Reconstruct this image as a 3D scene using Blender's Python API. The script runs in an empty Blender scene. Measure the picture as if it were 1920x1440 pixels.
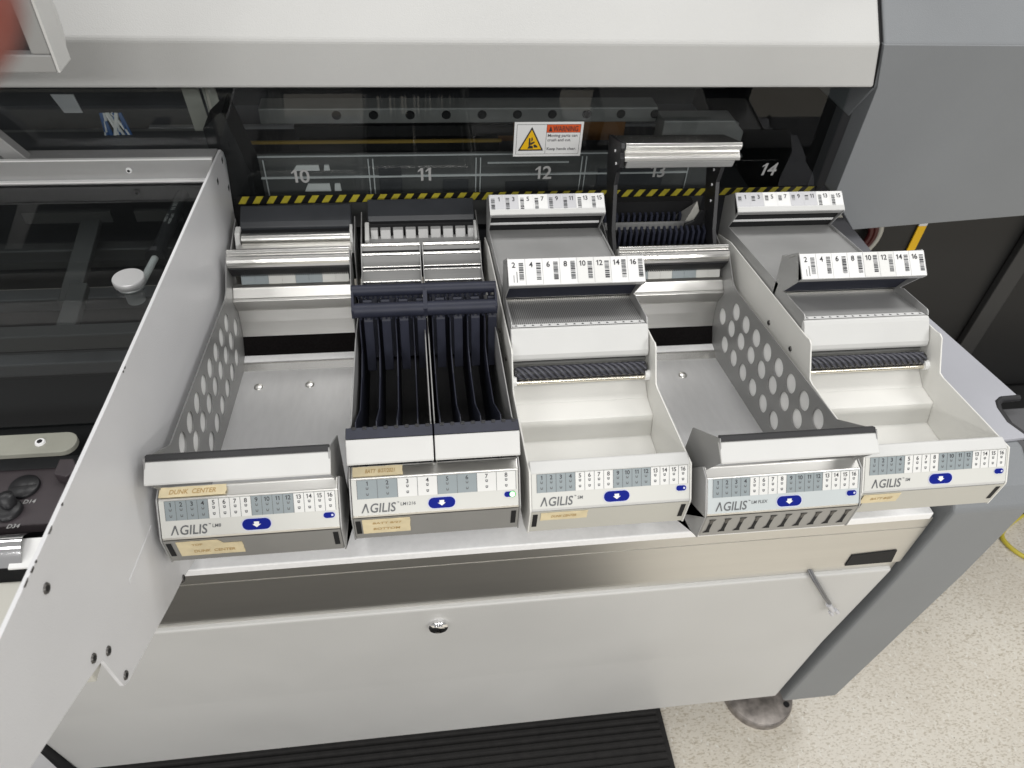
import bpy, bmesh, math, random
from mathutils import Vector, Matrix
random.seed(7)
S = bpy.context.scene
COL = S.collection

# ------------------------------------------------------------------ camera
F, PITCH, YAW, ROLL = 1391.125, 0.775688, 0.171586, 0.071055
cy, sy, cp, sp = math.cos(YAW), math.sin(YAW), math.cos(PITCH), math.sin(PITCH)
fwd = Vector((sy*cp, cy*cp, -sp)); rgt = Vector((cy, -sy, 0)); upv = rgt.cross(fwd)
cr, sr = math.cos(ROLL), math.sin(ROLL)
r2, u2 = cr*rgt + sr*upv, -sr*rgt + cr*upv
cam = bpy.data.cameras.new('Camera'); co = bpy.data.objects.new('Camera', cam); COL.objects.link(co)
CAMP = Vector((0.248686, -0.450793, 0.574510))
co.matrix_world = Matrix(((r2.x, u2.x, -fwd.x, CAMP.x), (r2.y, u2.y, -fwd.y, CAMP.y), (r2.z, u2.z, -fwd.z, CAMP.z), (0, 0, 0, 1)))
cam.sensor_width = 36; cam.lens = F/1920*36; cam.clip_start = 0.005; cam.clip_end = 60
cam.dof.use_dof = True; cam.dof.focus_distance = 0.85; cam.dof.aperture_fstop = 11
S.camera = co
# ------------------------------------------------------------------ light
W = bpy.data.worlds.new('World'); S.world = W; W.use_nodes = True
W.node_tree.nodes['Background'].inputs[0].default_value = (1.0, 0.99, 0.975, 1)
W.node_tree.nodes['Background'].inputs[1].default_value = 0.36
def troffer(x, y, e):
    l = bpy.data.lights.new('unseen_ceiling_light', 'AREA'); l.shape = 'RECTANGLE'; l.size = 1.2; l.size_y = 0.5
    l.energy = e; l.color = (1.0, 0.99, 0.975)
    o = bpy.data.objects.new('unseen_ceiling_light', l); COL.objects.link(o); o.location = (x, y, 1.95)
for x, y, e in ((-1.3, -3.4, 55), (0.5, -3.4, 55), (2.3, -3.4, 60), (-1.3, -1.5, 13), (0.5, -1.5, 12), (2.3, -1.5, 18), (-1.3, 0.75, 14), (0.5, 0.75, 14), (2.3, 0.75, 16)):  # frontmost row is unseen, added to brighten the upright front faces
    troffer(x, y, e)
S.view_settings.view_transform = 'Standard'; S.view_settings.look = 'None'
S.view_settings.exposure = 0.0; S.view_settings.gamma = 1
S.render.engine = 'CYCLES'
S.cycles.max_bounces = 10; S.cycles.transparent_max_bounces = 16

# ------------------------------------------------------------------ materials
def mat(name, col, rough=0.5, metal=0.0, var=0.0, vscale=30, bump=0.0, bscale=300, stretch=None, emit=0, rvar=0.0, spec=0.5, coat=0):
    m = bpy.data.materials.new(name); m.use_nodes = True
    nt = m.node_tree; b = nt.nodes['Principled BSDF']
    b.inputs['Roughness'].default_value = rough; b.inputs['Metallic'].default_value = metal
    b.inputs['Base Color'].default_value = (*col, 1); b.inputs['Specular IOR Level'].default_value = spec
    if coat: b.inputs['Coat Weight'].default_value = coat
    tc = nt.nodes.new('ShaderNodeTexCoord'); mp = nt.nodes.new('ShaderNodeMapping')
    nt.links.new(tc.outputs['Object'], mp.inputs['Vector'])
    if stretch: mp.inputs['Scale'].default_value = stretch
    if var or rvar:
        n = nt.nodes.new('ShaderNodeTexNoise'); n.inputs['Scale'].default_value = vscale; n.inputs['Detail'].default_value = 5
        nt.links.new(mp.outputs[0], n.inputs['Vector'])
        if var:
            mx = nt.nodes.new('ShaderNodeMix'); mx.data_type = 'RGBA'
            mx.inputs[6].default_value = (*[c*(1-var) for c in col], 1); mx.inputs[7].default_value = (*[min(1, c*(1+var)) for c in col], 1)
            rm = nt.nodes.new('ShaderNodeMapRange'); rm.inputs[1].default_value = .3; rm.inputs[2].default_value = .7
            nt.links.new(n.outputs['Fac'], rm.inputs[0]); nt.links.new(rm.outputs[0], mx.inputs[0])
            nt.links.new(mx.outputs[2], b.inputs['Base Color'])
        if rvar:
            rr = nt.nodes.new('ShaderNodeMapRange'); rr.inputs[1].default_value = .3; rr.inputs[2].default_value = .7
            rr.inputs[3].default_value = rough-rvar; rr.inputs[4].default_value = rough+rvar
            nt.links.new(n.outputs['Fac'], rr.inputs[0]); nt.links.new(rr.outputs[0], b.inputs['Roughness'])
    if bump:
        n2 = nt.nodes.new('ShaderNodeTexNoise'); n2.inputs['Scale'].default_value = bscale; n2.inputs['Detail'].default_value = 3
        nt.links.new(mp.outputs[0], n2.inputs['Vector'])
        bp = nt.nodes.new('ShaderNodeBump'); bp.inputs['Strength'].default_value = bump; bp.inputs['Distance'].default_value = 0.001
        nt.links.new(n2.outputs['Fac'], bp.inputs['Height']); nt.links.new(bp.outputs[0], b.inputs['Normal'])
    if emit:
        b.inputs['Emission Color'].default_value = (*col, 1); b.inputs['Emission Strength'].default_value = emit
    return m
M = {}
M['panel'] = mat('powder_coat_light_grey', (.68, .68, .69), .42, var=.045, vscale=5, bump=.25, bscale=700, rvar=.06)
M['hood'] = mat('powder_coat_warm_white', (.54, .54, .527), .45, var=.035, vscale=4, bump=.30, bscale=700, rvar=.06)
M['cover'] = mat('powder_coat_cover', (.575, .572, .555), .42, var=.045, vscale=3.5, bump=.28, bscale=700, rvar=.08)
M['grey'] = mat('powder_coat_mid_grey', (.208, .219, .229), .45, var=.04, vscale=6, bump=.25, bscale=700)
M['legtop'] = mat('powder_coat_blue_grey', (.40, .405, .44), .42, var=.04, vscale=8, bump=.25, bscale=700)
M['darkgrey'] = mat('dark_grey_paint', (.09, .09, .095), .5, var=.05, bump=.2, bscale=600)
M['cream'] = mat('cream_painted_steel', (.735, .728, .692), .45, var=.03, vscale=12, bump=.08, bscale=700)
M['bezel'] = mat('shaded_bezel', (.27, .27, .265), .4)  # same paint as the monitor's pale side, with shade put into the grey
M['white'] = mat('white_painted_metal', (.59, .59, .575), .38, var=.02, vscale=20, bump=.05, bscale=600)
M['alu'] = mat('brushed_aluminium', (.74, .73, .70), .33, 1, var=.02, vscale=60, stretch=(.6, 14, 14))
M['alu_s'] = mat('bright_extruded_aluminium', (.82, .81, .78), .24, 1)
M['alu_tray'] = mat('satin_aluminium_sheet', (.74, .74, .745), .46, .7, var=.025, vscale=50, stretch=(3, .5, 3))
M['alu_paint'] = mat('anodised_grey', (.40, .40, .395), .42, .3, var=.05, vscale=20, bump=.05, bscale=500)
M['steel'] = mat('galvanised_ledge', (.93, .93, .93), .42, .12, var=.03, vscale=180, rvar=.04)
M['beam'] = mat('satin_beam_metal', (.71, .70, .67), .39, 1, var=.025, vscale=18, stretch=(.3, 3, 3))
M['rearw'] = mat('grey_rear_wall', (.20, .20, .195), .4)
M['plate'] = mat('grey_sheet', (.34, .335, .32), .42, .35, var=.04, vscale=20)
M['black'] = mat('black_plastic', (.018, .018, .02), .42, var=.15, vscale=60)
M['void'] = mat('black_void', (.006, .006, .007), .7)
M['coverb'] = mat('dark_slate_plastic', (.034, .037, .042), .42, var=.1, vscale=40)
M['navy'] = mat('navy_black_plastic', (.022, .0245, .040), .48, var=.12, vscale=60, bump=.05, spec=.35)
M['spiral'] = mat('dark_spiral_plastic', (.055, .056, .07), .3)
M['tray_side'] = mat('tray_side_grey', (.25, .25, .247), .42, .25, var=.04, vscale=20)
M['alu_g'] = mat('grey_extruded_aluminium', (.24, .24, .235), .48, .3)
M['knobm'] = mat('turned_knob_metal', (.62, .62, .62), .38, .5)
M['inside_f'] = mat('interior_front_panel', (.13, .13, .13), .35, .2, var=.15, vscale=14)
M['edge_l'] = mat('bright_edge', (.66, .67, .67), .3)
M['edge_d'] = mat('dim_edge', (.30, .30, .31), .35)
M['stripm'] = mat('grey_green_strip', (.30, .30, .255), .45, var=.06, vscale=40)
M['rubber'] = mat('black_rubber', (.02, .02, .022), .6, var=.15)
M['wire_b'] = mat('blue_wire', (.05, .12, .30), .4)
M['felt'] = mat('black_felt', (.008, .007, .007), .95, var=.3, vscale=400, bump=.5, bscale=1200, spec=.1)
M['matrub'] = mat('rubber_floor_mat', (.014, .013, .0125), .8, var=.25, vscale=60, bump=.4, bscale=400)
M['chrome'] = mat('chrome', (.85, .85, .86), .08, 1)
M['screw'] = mat('dark_screw', (.12, .115, .11), .4, .8)
M['brass'] = mat('nickel_rod', (.78, .73, .62), .2, 1)
M['dirt'] = mat('stained_iron', (.27, .245, .225), .42, .5, var=.38, vscale=55, rvar=.1)
M['pcell_g'] = mat('label_grey_blue', (.27, .31, .325), .4)
M['pcell_w'] = mat('label_white', (.73, .73, .71), .4)
M['pbody'] = mat('label_cream', (.62, .62, .585), .38)
M['pbody_b'] = mat('label_pale_blue', (.53, .57, .575), .38)
M['ink'] = mat('printing_ink', (.03, .03, .035), .5)
M['ink2'] = mat('printing_ink_grey', (.12, .125, .13), .5)
M['ink3'] = mat('pale_printing_ink', (.34, .34, .345), .5)
M['blue'] = mat('blue_button', (.001, .010, .215), .5, spec=.15)
M['bluering'] = mat('pale_button_border', (.58, .60, .78), .4)
M['paper'] = mat('white_paper_label', (.80, .80, .79), .4)
M['paper_g'] = mat('grey_paper_label', (.56, .56, .58), .4)
M['tape'] = mat('masking_tape', (.70, .60, .39), .6, var=.10, vscale=70, bump=.2, bscale=300)
M['scrawl'] = mat('brown_handwriting', (.46, .30, .12), .6)
M['orange'] = mat('warning_orange', (.72, .10, .02), .4)
M['yellow'] = mat('warning_yellow', (.85, .50, .01), .4)
M['hazy'] = mat('hazard_yellow', (.42, .36, .035), .45, var=.15, vscale=80)
M['hazk'] = mat('hazard_black', (.008, .008, .008), .45)
M['numeral'] = mat('frosted_numeral', (.38, .38, .375), .5)
M['led'] = mat('lit_green_led', (.55, 1.0, .55), .3, emit=2.2)
M['ledring'] = mat('green_led_ring', (.02, .35, .04), .3, emit=.35)
M['charcoal'] = mat('charcoal_cabinet', (.017, .017, .017), .5, var=.12, vscale=3)
M['charcoal2'] = mat('charcoal_trim', (.037, .037, .037), .5, var=.08, vscale=5)
M['yellowp'] = mat('yellow_marking', (.95, .56, .0), .4)
M['cable'] = mat('yellow_cable_sheath', (.55, .46, .05), .4)
M['grcable'] = mat('grey_cable_sheath', (.16, .16, .165), .4)
M['red'] = mat('red_hose', (.07, .010, .010), .4)
M['gold'] = mat('gold_strip', (.40, .27, .07), .35, .3)
M['skin'] = mat('skin', (.25, .07, .052), .5, var=.08, vscale=200)
M['inside'] = mat('machine_interior', (.06, .061, .066), .5, var=.2, vscale=6)
M['inside_m'] = mat('interior_metal', (.20, .20, .195), .4, .0, var=.1)
M['inside_b'] = mat('interior_blue', (.02, .025, .075), .5)
M['inside_o'] = mat('interior_brown', (.16, .07, .02), .5)
M['clearplastic'] = mat('clear_plastic_edge', (.62, .63, .63), .25)
M['beige'] = mat('beige_panel', (.50, .49, .44), .45, var=.03, vscale=12)
M['mauve'] = mat('dark_mauve_panel', (.045, .036, .040), .42, var=.12, vscale=40)
def floor_mat():
    m = bpy.data.materials.new('speckled_vinyl_floor'); m.use_nodes = True; nt = m.node_tree; b = nt.nodes['Principled BSDF']
    b.inputs['Roughness'].default_value = .33
    tc = nt.nodes.new('ShaderNodeTexCoord')
    def noise(sc, det=4, st=(1, 1, 1)):
        mp = nt.nodes.new('ShaderNodeMapping'); mp.inputs['Scale'].default_value = st; mp.inputs['Rotation'].default_value = (0, 0, .5)
        nt.links.new(tc.outputs['Object'], mp.inputs['Vector'])
        n = nt.nodes.new('ShaderNodeTexNoise'); n.inputs['Scale'].default_value = sc; n.inputs['Detail'].default_value = det
        nt.links.new(mp.outputs[0], n.inputs['Vector']); return n
    def ramp(n, a, ca, bb, cb):
        r = nt.nodes.new('ShaderNodeValToRGB'); r.color_ramp.elements[0].position = a; r.color_ramp.elements[0].color = (*ca, 1)
        r.color_ramp.elements[1].position = bb; r.color_ramp.elements[1].color = (*cb, 1); nt.links.new(n.outputs['Fac'], r.inputs['Fac']); return r
    def mixc(fac, c1, c2):
        x = nt.nodes.new('ShaderNodeMix'); x.data_type = 'RGBA'; nt.links.new(fac, x.inputs[0])
        for k, c in ((6, c1), (7, c2)):
            if isinstance(c, tuple): x.inputs[k].default_value = (*c, 1)
            else: nt.links.new(c, x.inputs[k])
        return x.outputs[2]
    base = ramp(noise(5, 3), .35, (.62, .575, .495), .7, (.68, .64, .56))
    f1 = ramp(noise(165, 2, (1, 2.3, 1)), .53, (0, 0, 0), .63, (1, 1, 1))
    f2 = ramp(noise(110, 3, (1.6, 1, 1)), .59, (0, 0, 0), .70, (1, 1, 1))
    f3 = ramp(noise(100, 3, (1, 1.8, 1)), .665, (0, 0, 0), .72, (1, 1, 1))
    c = mixc(f1.outputs[0], base.outputs[0], (.47, .42, .335))
    c = mixc(f2.outputs[0], c, (.74, .72, .66))
    c = mixc(f3.outputs[0], c, (.27, .235, .18))
    nt.links.new(c, b.inputs['Base Color']); return m
M['floor'] = floor_mat()
def perf_mat():
    m = mat('perforated_sheet', (.45, .45, .445), .4, .4); nt = m.node_tree; b = nt.nodes['Principled BSDF']
    tc = nt.nodes.new('ShaderNodeTexCoord'); v = nt.nodes.new('ShaderNodeTexVoronoi'); v.inputs['Randomness'].default_value = 0
    v.inputs['Scale'].default_value = 430; v.voronoi_dimensions = '2D'
    nt.links.new(tc.outputs['Object'], v.inputs['Vector'])
    r = nt.nodes.new('ShaderNodeValToRGB'); r.color_ramp.elements[0].position = .30; r.color_ramp.elements[0].color = (.12, .115, .11, 1)
    r.color_ramp.elements[1].position = .42; r.color_ramp.elements[1].color = (.5, .5, .495, 1)
    nt.links.new(v.outputs['Distance'], r.inputs['Fac']); nt.links.new(r.outputs[0], b.inputs['Base Color']); return m
M['perf'] = perf_mat()
def glass_mat(name, tint, refl):
    m = bpy.data.materials.new(name); m.use_nodes = True; nt = m.node_tree; nt.nodes.clear()
    o = nt.nodes.new('ShaderNodeOutputMaterial'); t = nt.nodes.new('ShaderNodeBsdfTransparent'); g = nt.nodes.new('ShaderNodeBsdfGlossy')
    t.inputs[0].default_value = (*tint, 1); g.inputs['Roughness'].default_value = .02
    fr = nt.nodes.new('ShaderNodeFresnel'); fr.inputs['IOR'].default_value = refl
    x = nt.nodes.new('ShaderNodeMixShader'); ge = nt.nodes.new('ShaderNodeNewGeometry'); mu = nt.nodes.new('ShaderNodeMath'); mu.operation = 'SUBTRACT'; mu.use_clamp = True
    nt.links.new(fr.outputs[0], mu.inputs[0]); nt.links.new(ge.outputs['Backfacing'], mu.inputs[1])
    nt.links.new(mu.outputs[0], x.inputs[0]); nt.links.new(t.outputs[0], x.inputs[1]); nt.links.new(g.outputs[0], x.inputs[2])
    nt.links.new(x.outputs[0], o.inputs[0]); return m
M['glass'] = glass_mat('window_glass', (.88, .9, .9), 1.45)
M['smoke'] = glass_mat('smoked_lid_glass', (.74, .76, .76), 1.5)
M['railp'] = mat('grey_rail', (.42, .42, .42), .35, .5)
M['insided'] = mat('interior_dark_metal', (.05, .05, .05), .45)

# ------------------------------------------------------------------ helpers
def empty(name, loc=(0, 0, 0), label=None, cat=None, group=None):
    o = bpy.data.objects.new(name, None); COL.objects.link(o); o.location = loc
    o.empty_display_size = .02
    if label: o['label'] = label
    if cat: o['category'] = cat
    if group: o['group'] = group
    return o
class MB:
    def __init__(s): s.v = []; s.f = []; s.m = []; s.mats = []; s.sm = []
    def mi(s, m):
        m = M[m] if isinstance(m, str) else m
        if m not in s.mats: s.mats.append(m)
        return s.mats.index(m)
    def face(s, pts, m, smooth=False):
        i = len(s.v); s.v += [tuple(p) for p in pts]; s.f.append(list(range(i, i+len(pts)))); s.m.append(s.mi(m)); s.sm.append(smooth); return s
    def grid(s, verts, faces, m, smooth=False):
        i = len(s.v); s.v += [tuple(p) for p in verts]; k = s.mi(m)
        for f in faces: s.f.append([i+a for a in f]); s.m.append(k); s.sm.append(smooth)
        return s
    def extr(s, a, b, m):               # two matching rings
        n = len(a); i = len(s.v); s.v += [tuple(p) for p in a]+[tuple(p) for p in b]; k = s.mi(m)
        fs = [list(range(i, i+n))[::-1], list(range(i+n, i+2*n))]+[[i+j, i+(j+1) % n, i+n+(j+1) % n, i+n+j] for j in range(n)]
        for f in fs: s.f.append(f); s.m.append(k); s.sm.append(False)
        return s
    def prism(s, yz, x0, x1, m): return s.extr([(x0, y, z) for y, z in yz], [(x1, y, z) for y, z in yz], m)
    def prism_y(s, xz, y0, y1, m): return s.extr([(x, y0, z) for x, z in xz], [(x, y1, z) for x, z in xz], m)
    def prism_z(s, xy, z0, z1, m): return s.extr([(x, y, z0) for x, y in xy], [(x, y, z1) for x, y in xy], m)
    def box(s, x0, x1, y0, y1, z0, z1, m): return s.prism([(y0, z0), (y1, z0), (y1, z1), (y0, z1)], x0, x1, m)
    def tube(s, path, r, m, seg=12, caps=True, rs=None):
        path = [Vector(p) for p in path]; n = len(path); vs = []; up = None
        for i, p in enumerate(path):
            d = (path[min(i+1, n-1)]-path[max(i-1, 0)]).normalized()
            if up is None: up = Vector((0, 0, 1)) if abs(d.z) < .9 else Vector((1, 0, 0))
            a = d.cross(up).normalized(); b = a.cross(d).normalized(); up = b
            rr = rs[i] if rs else r
            vs += [p+rr*(math.cos(2*math.pi*k/seg)*a+math.sin(2*math.pi*k/seg)*b) for k in range(seg)]
        fs = [[i*seg+k, i*seg+(k+1) % seg, (i+1)*seg+(k+1) % seg, (i+1)*seg+k] for i in range(n-1) for k in range(seg)]
        s.grid(vs, fs, m, True)
        if caps:
            s.face(vs[:seg][::-1], m); s.face(vs[-seg:], m)
        return s
    def cyl(s, p0, p1, r, m, seg=24, r1=None): return s.tube([p0, p1], r, m, seg, True, [r, r if r1 is None else r1])
    def text(s, fr, txt, u, v, h, m, align='C', shear=0, d=0.0, w=None):
        vs, fs, x0, x1, hh = glyphs(txt); k = h/hh
        off = {'C': -(x0+x1)/2, 'L': -x0, 'R': -x1}[align]
        kx = k if not w else w/(x1-x0)
        s.grid([fr.p(u+(a+off)*kx+shear*b*k, v+(b-hh/2)*k, d) for a, b in vs], fs, m); return s
    def rect(s, fr, u0, v0, u1, v1, m, d=0.0): return s.face([fr.p(u0, v0, d), fr.p(u1, v0, d), fr.p(u1, v1, d), fr.p(u0, v1, d)], m)
    def shape(s, fr, pts, m, d=0.0): return s.face([fr.p(a, b, d) for a, b in pts], m)
    def pill(s, fr, u, v, w, h, m, d=0.0, n=10):
        r = h/2; pts = []
        for sgn, a0 in ((1, -90), (-1, 90)):
            for i in range(n+1):
                a = math.radians(a0+180*i/n); pts.append((u+sgn*(w/2-r)+r*math.cos(a), v+r*math.sin(a)))
        return s.shape(fr, pts, m, d)
    def disc(s, fr, u, v, r, m, d=0.0, n=20): return s.shape(fr, [(u+r*math.cos(2*math.pi*i/n), v+r*math.sin(2*math.pi*i/n)) for i in range(n)], m, d)
    def build(s, name, parent=None, bevel=0, seg=2, label=None, loc=None):
        me = bpy.data.meshes.new(name); me.from_pydata(s.v, [], s.f)
        for m in s.mats: me.materials.append(m)
        me.polygons.foreach_set('material_index', s.m); me.polygons.foreach_set('use_smooth', s.sm)
        bm = bmesh.new(); bm.from_mesh(me); bmesh.ops.recalc_face_normals(bm, faces=bm.faces); bm.to_mesh(me); bm.free()
        me.update()
        o = bpy.data.objects.new(name, me); COL.objects.link(o)
        if parent: o.parent = parent
        if loc: o.location = loc
        if bevel:
            b = o.modifiers.new('bevel', 'BEVEL'); b.width = bevel; b.segments = seg; b.limit_method = 'ANGLE'; b.angle_limit = .5; b.harden_normals = False
        if label: o['label'] = label
        return o
class Fr:                                # a flat frame: u to the right, v up, d out of the surface
    def __init__(s, o, u, v):
        s.o = Vector(o); s.u = Vector(u).normalized(); s.v = Vector(v).normalized(); s.n = s.u.cross(s.v)
    def p(s, u, v, d=0): return s.o+s.u*u+s.v*v+s.n*d
_g = {}
ONE = [(0, .46), (0, .53), (.16, .69), (.27, .69), (.27, 0), (.145, 0), (.145, .555)]
def _font(t):
    c = bpy.data.curves.new('t', 'FONT'); c.body = t; c.size = 1; c.resolution_u = 3; c.fill_mode = 'FRONT'; c.offset = .014
    o = bpy.data.objects.new('t', c); COL.objects.link(o); bpy.context.view_layer.update()
    me = bpy.data.meshes.new_from_object(o.evaluated_get(bpy.context.evaluated_depsgraph_get()))
    vs = [(v.co.x, v.co.y) for v in me.vertices]; fs = [list(p.vertices) for p in me.polygons]
    bpy.data.objects.remove(o); bpy.data.curves.remove(c); bpy.data.meshes.remove(me)
    return vs, fs
def glyphs(t):
    if t in _g: return _g[t]
    if t.isdigit():
        vs, fs, x = [], [], 0
        for ch in t:
            if ch == '1': v, f = ONE, [list(range(len(ONE)))]
            else: v, f = _font(ch)
            a = min(p[0] for p in v); b = max(p[0] for p in v); n = len(vs)
            vs += [(p[0]-a+x, p[1]) for p in v]; fs += [[n+k for k in q] for q in f]; x += b-a+.11
    else: vs, fs = _font(t)
    xs = [a for a, b in vs]; _g[t] = (vs, fs, min(xs), max(xs), .70); return _g[t]
def plate_holes(name, poly, holes, x, t, m, parent, label=None):
    c = bpy.data.curves.new('p', 'CURVE'); c.dimensions = '2D'; c.fill_mode = 'BOTH'; c.extrude = t/2
    def sp_(pts):
        s = c.splines.new('POLY'); s.points.add(len(pts)-1)
        for q, (a, b) in zip(s.points, pts): q.co = (a, b, 0, 1)
        s.use_cyclic_u = True
    sp_(poly)
    for a, b, r in holes: sp_([(a+r*math.cos(2*math.pi*k/28), b+r*math.sin(2*math.pi*k/28)) for k in range(28)])
    o = bpy.data.objects.new('p', c); COL.objects.link(o); bpy.context.view_layer.update()
    me = bpy.data.meshes.new_from_object(o.evaluated_get(bpy.context.evaluated_depsgraph_get()))
    bpy.data.objects.remove(o); bpy.data.curves.remove(c)
    for v in me.vertices: v.co = (x+v.co.z, v.co.x, v.co.y)
    me.materials.clear(); me.materials.append(M[m]); me.name = name
    for p in me.polygons: p.material_index = 0; p.use_smooth = False
    r = bpy.data.objects.new(name, me); COL.objects.link(r); r.parent = parent
    if label: r['label'] = label
    return r
def tagt(o, label, cat, group=None, kind=None):
    if label: o['label'] = label
    if cat: o['category'] = cat
    if group: o['group'] = group
    if kind: o['kind'] = kind
    return o
def screw(parent, p, n, r, m='screw'):
    p = Vector(p); n = Vector(n).normalized(); mb = MB()
    mb.cyl(p-n*.001, p+n*.0012, r, m, 16, r*.8); mb.cyl(p+n*.0013, p+n*.0016, r*.5, 'void', 6)
    return mb.build('screw', parent)
P = 0.175

# ================================================================== SETTING
fl = MB().box(-6, 7, -5, 6, -.95, -.90, 'floor').build('floor'); fl['kind'] = 'structure'

# ================================================================== THE MACHINE
mc = empty('placement_machine', (0, 0, 0), 'large pale grey electronics assembly machine with dark window, slotted feeder bay and grey end leg', 'machine')
# hood
HP = [(.48, .180), (.48, .2375), (1.0, .7575), (1.02, .737), (.505, .228), (.505, .180)]
HX = [.8785, .8635, .8655, .8655, .8635, .8785]
MB().extr([(-1.2, y, z) for y, z in HP], [(x, y, z) for x, (y, z) in zip(HX, HP)], 'hood').build('hood', mc, .004, 3)
CX = [.8835, .8690, .8710, .8710, .8690, .8835]
CP = [(.4815, .180), (.4801, .2375), (1.0, .7575), (1.04, .72), (1.04, .12), (.52, .12)]
cap = MB()
cap.extr([(x, y, z) for x, (y, z) in zip([.8835, .8690, .8710, .8710, .8690, .8835], CP)], [(1.9, y, z) for y, z in CP], 'grey')
cap.build('end_cap', mc, .004, 3, label='mid grey sheet metal end cap beside the white hood')
cf = MB().prism_y([(.8692, .2372), (.8835, .18), (.8835, .015), (.938, -.046), (1.9, .016), (1.9, .2372)], .4797, .515, 'grey').build('end_cap_skirt', mc, .001)
MB().extr([(x-.008, y+.006, z-.002) for x, (y, z) in zip(HX, HP)], [(x+.008, y+.006, z-.002) for x, (y, z) in zip(HX, HP)], 'void').build('hood_gap', mc)
MB().prism([(.5155, .20), (.5155, .012), (.535, -.012), (.56, -.012), (.56, .20)], .8845, .91, 'darkgrey').build('window_post', mc)  # end cap's inner return: body colour with its shade put into the grey
# interior behind the window
MB().box(-1.2, .93, 1.15, 1.18, -.4, .8, 'inside').build('rear_wall', mc)
MB().box(-1.2, .93, .56, 1.15, -.17, -.14, 'inside').build('interior_floor', mc)
MB().box(.90, .92, .535, 1.15, -.14, .5, 'void').build('interior_wall', mc)
rl = MB().box(.02, .66, .70, .74, .03, .055, 'inside_m').build('guide_rail', mc, .002)
for k in range(10):
    screw(rl, (.138+.0575*k, .699, .044), (0, -1, 0), .0075, 'void')
MB().box(.0, .40, .690, .694, .0015, .0060, 'gold').build('cable_strip', mc)
MB().box(.07, .40, .72, .76, -.035, -.012, 'void').box(.07, .42, .70, .76, .008, .026, 'void').build('gantry_slot', mc)
fp_ = MB().box(-.01, .74, .620, .626, -.11, .019, 'inside_f').build('front_bar', mc, .001)
f2 = MB(); f2.box(.02, .70, .6165, .6195, -.0185, -.0160, 'edge_l'); f2.box(.02, .70, .6180, .6195, .0165, .0180, 'clearplastic')
for x in (.028, .1845, .1915, .351, .358, .5205, .5275, .70): f2.prism([(.6175, -.06), (.619, -.06), (.619, .012), (.6175, .012)], x, x+.0016, 'edge_l' if x < .5 else 'clearplastic')
f2.box(.37, .50, .6175, .6195, .002, .004, 'clearplastic'); f2.build('guide_frame', fp_)
for a, b, c0, d0 in ((.071, .111, -.0055, .003), (.117, .1265, -.0055, .003), (.084, .124, -.041, -.0285), (.1295, .1400, -.041, -.0285)):  # ceiling lamp reflections drawn as white patches on the panel
    MB().prism_y([(a, c0), (b, c0), (b-.001, d0), (a+(.006 if b-a > .02 else .0015), d0)], .6170, .6195, 'paper').build('lamp_reflection', fp_)
for a, b, c0, d0, m_ in ((.20, .235, -.05, .0, 'inside'), (.30, .34, -.045, -.025, 'inside'), (.40, .47, -.05, -.03, 'inside'), (.55, .66, -.04, -.01, 'inside')):
    MB().box(a, b, .6175, .6195, c0, d0, m_).build('recess', fp_)
ob = MB(); ob.box(-.2, .88, .90, .93, .06, .085, 'inside_m'); ob.box(-.2, .88, .95, .97, -.02, -.012, 'edge_d'); ob.box(-.2, .88, .85, .86, -.05, -.045, 'edge_d'); ob.box(-.2, .88, .80, .81, -.09, -.085, 'edge_d')
ob.build('rear_rail', mc)
MB().prism_y([(.66, .05), (.78, .05), (.80, .03), (.80, .0), (.66, .0)], .66, .70, 'inside_m').build('carriage', mc, .002)
MB().box(.40, .62, .735, .76, -.02, .02, 'inside_o').build('brown_cover', mc, .002)
# window
win = MB().box(-.005, .90, .535, .539, -.012, .175, 'glass').build('window', mc)
nf = Fr((0, .5345, 0), (1, 0, 0), (0, 0, 1))
for k, t in enumerate(('10', '11', '12', '13', '14')):
    MB().text(nf, t, .094+P*k, .0315, .0205, 'numeral', shear=.15 if t == '14' else 0, d=.0002).build('bay_number', win, label='frosted bay number %s on the window' % t)
h = MB(); x = .0; k = 0
while x < .893:
    m_ = 'hazy' if k % 2 == 0 else 'hazk'
    h.face([nf.p(x, -.0115, .0006), nf.p(x+.0098, -.0115, .0006), nf.p(x+.0178, .0005, .0006), nf.p(x+.008, .0005, .0006)], m_); x += .0098; k += 1
h.rect(nf, -.002, -.0125, .897, .0012, 'hazk', .0002); h.build('hazard_tape', win, label='yellow and black striped tape along the window edge')
# warning sign
sg = MB(); sg.rect(nf, .397, .0575, .496, .1095, 'paper', .0003)
sg.rect(nf, .4005, .061, .4925, .106, 'ink', .0005); sg.rect(nf, .4010, .0615, .443, .1055, 'paper', .0007); sg.rect(nf, .4435, .0615, .492, .0935, 'paper', .0007)
sg.rect(nf, .4435, .094, .492, .1055, 'orange', .0007)
sg.text(nf, 'WARNING', .4705, .0995, .0078, 'ink', d=.0009, w=.036)
sg.shape(nf, [(.446, .0955), (.4515, .0955), (.44875, .1035)], 'ink', .0009)
sg.shape(nf, [(.4035, .0665), (.4405, .0665), (.422, .1025)], 'ink', .0009); sg.shape(nf, [(.4068, .0687), (.4372, .0687), (.422, .0983)], 'yellow', .0011)
for pts in ([(.417, .070), (.4255, .070), (.4245, .074), (.4195, .075)], [(.4185, .074), (.4215, .076), (.4205, .086), (.4185, .086)], [(.4215, .075), (.4275, .079), (.4265, .081), (.4215, .079)], [(.4265, .0715), (.4315, .0715), (.4315, .0735), (.4275, .0765), (.4255, .075)], [(.422, .0805), (.4245, .083), (.4235, .087), (.422, .0865)]):
    sg.shape(nf, pts, 'ink', .0013)
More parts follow.
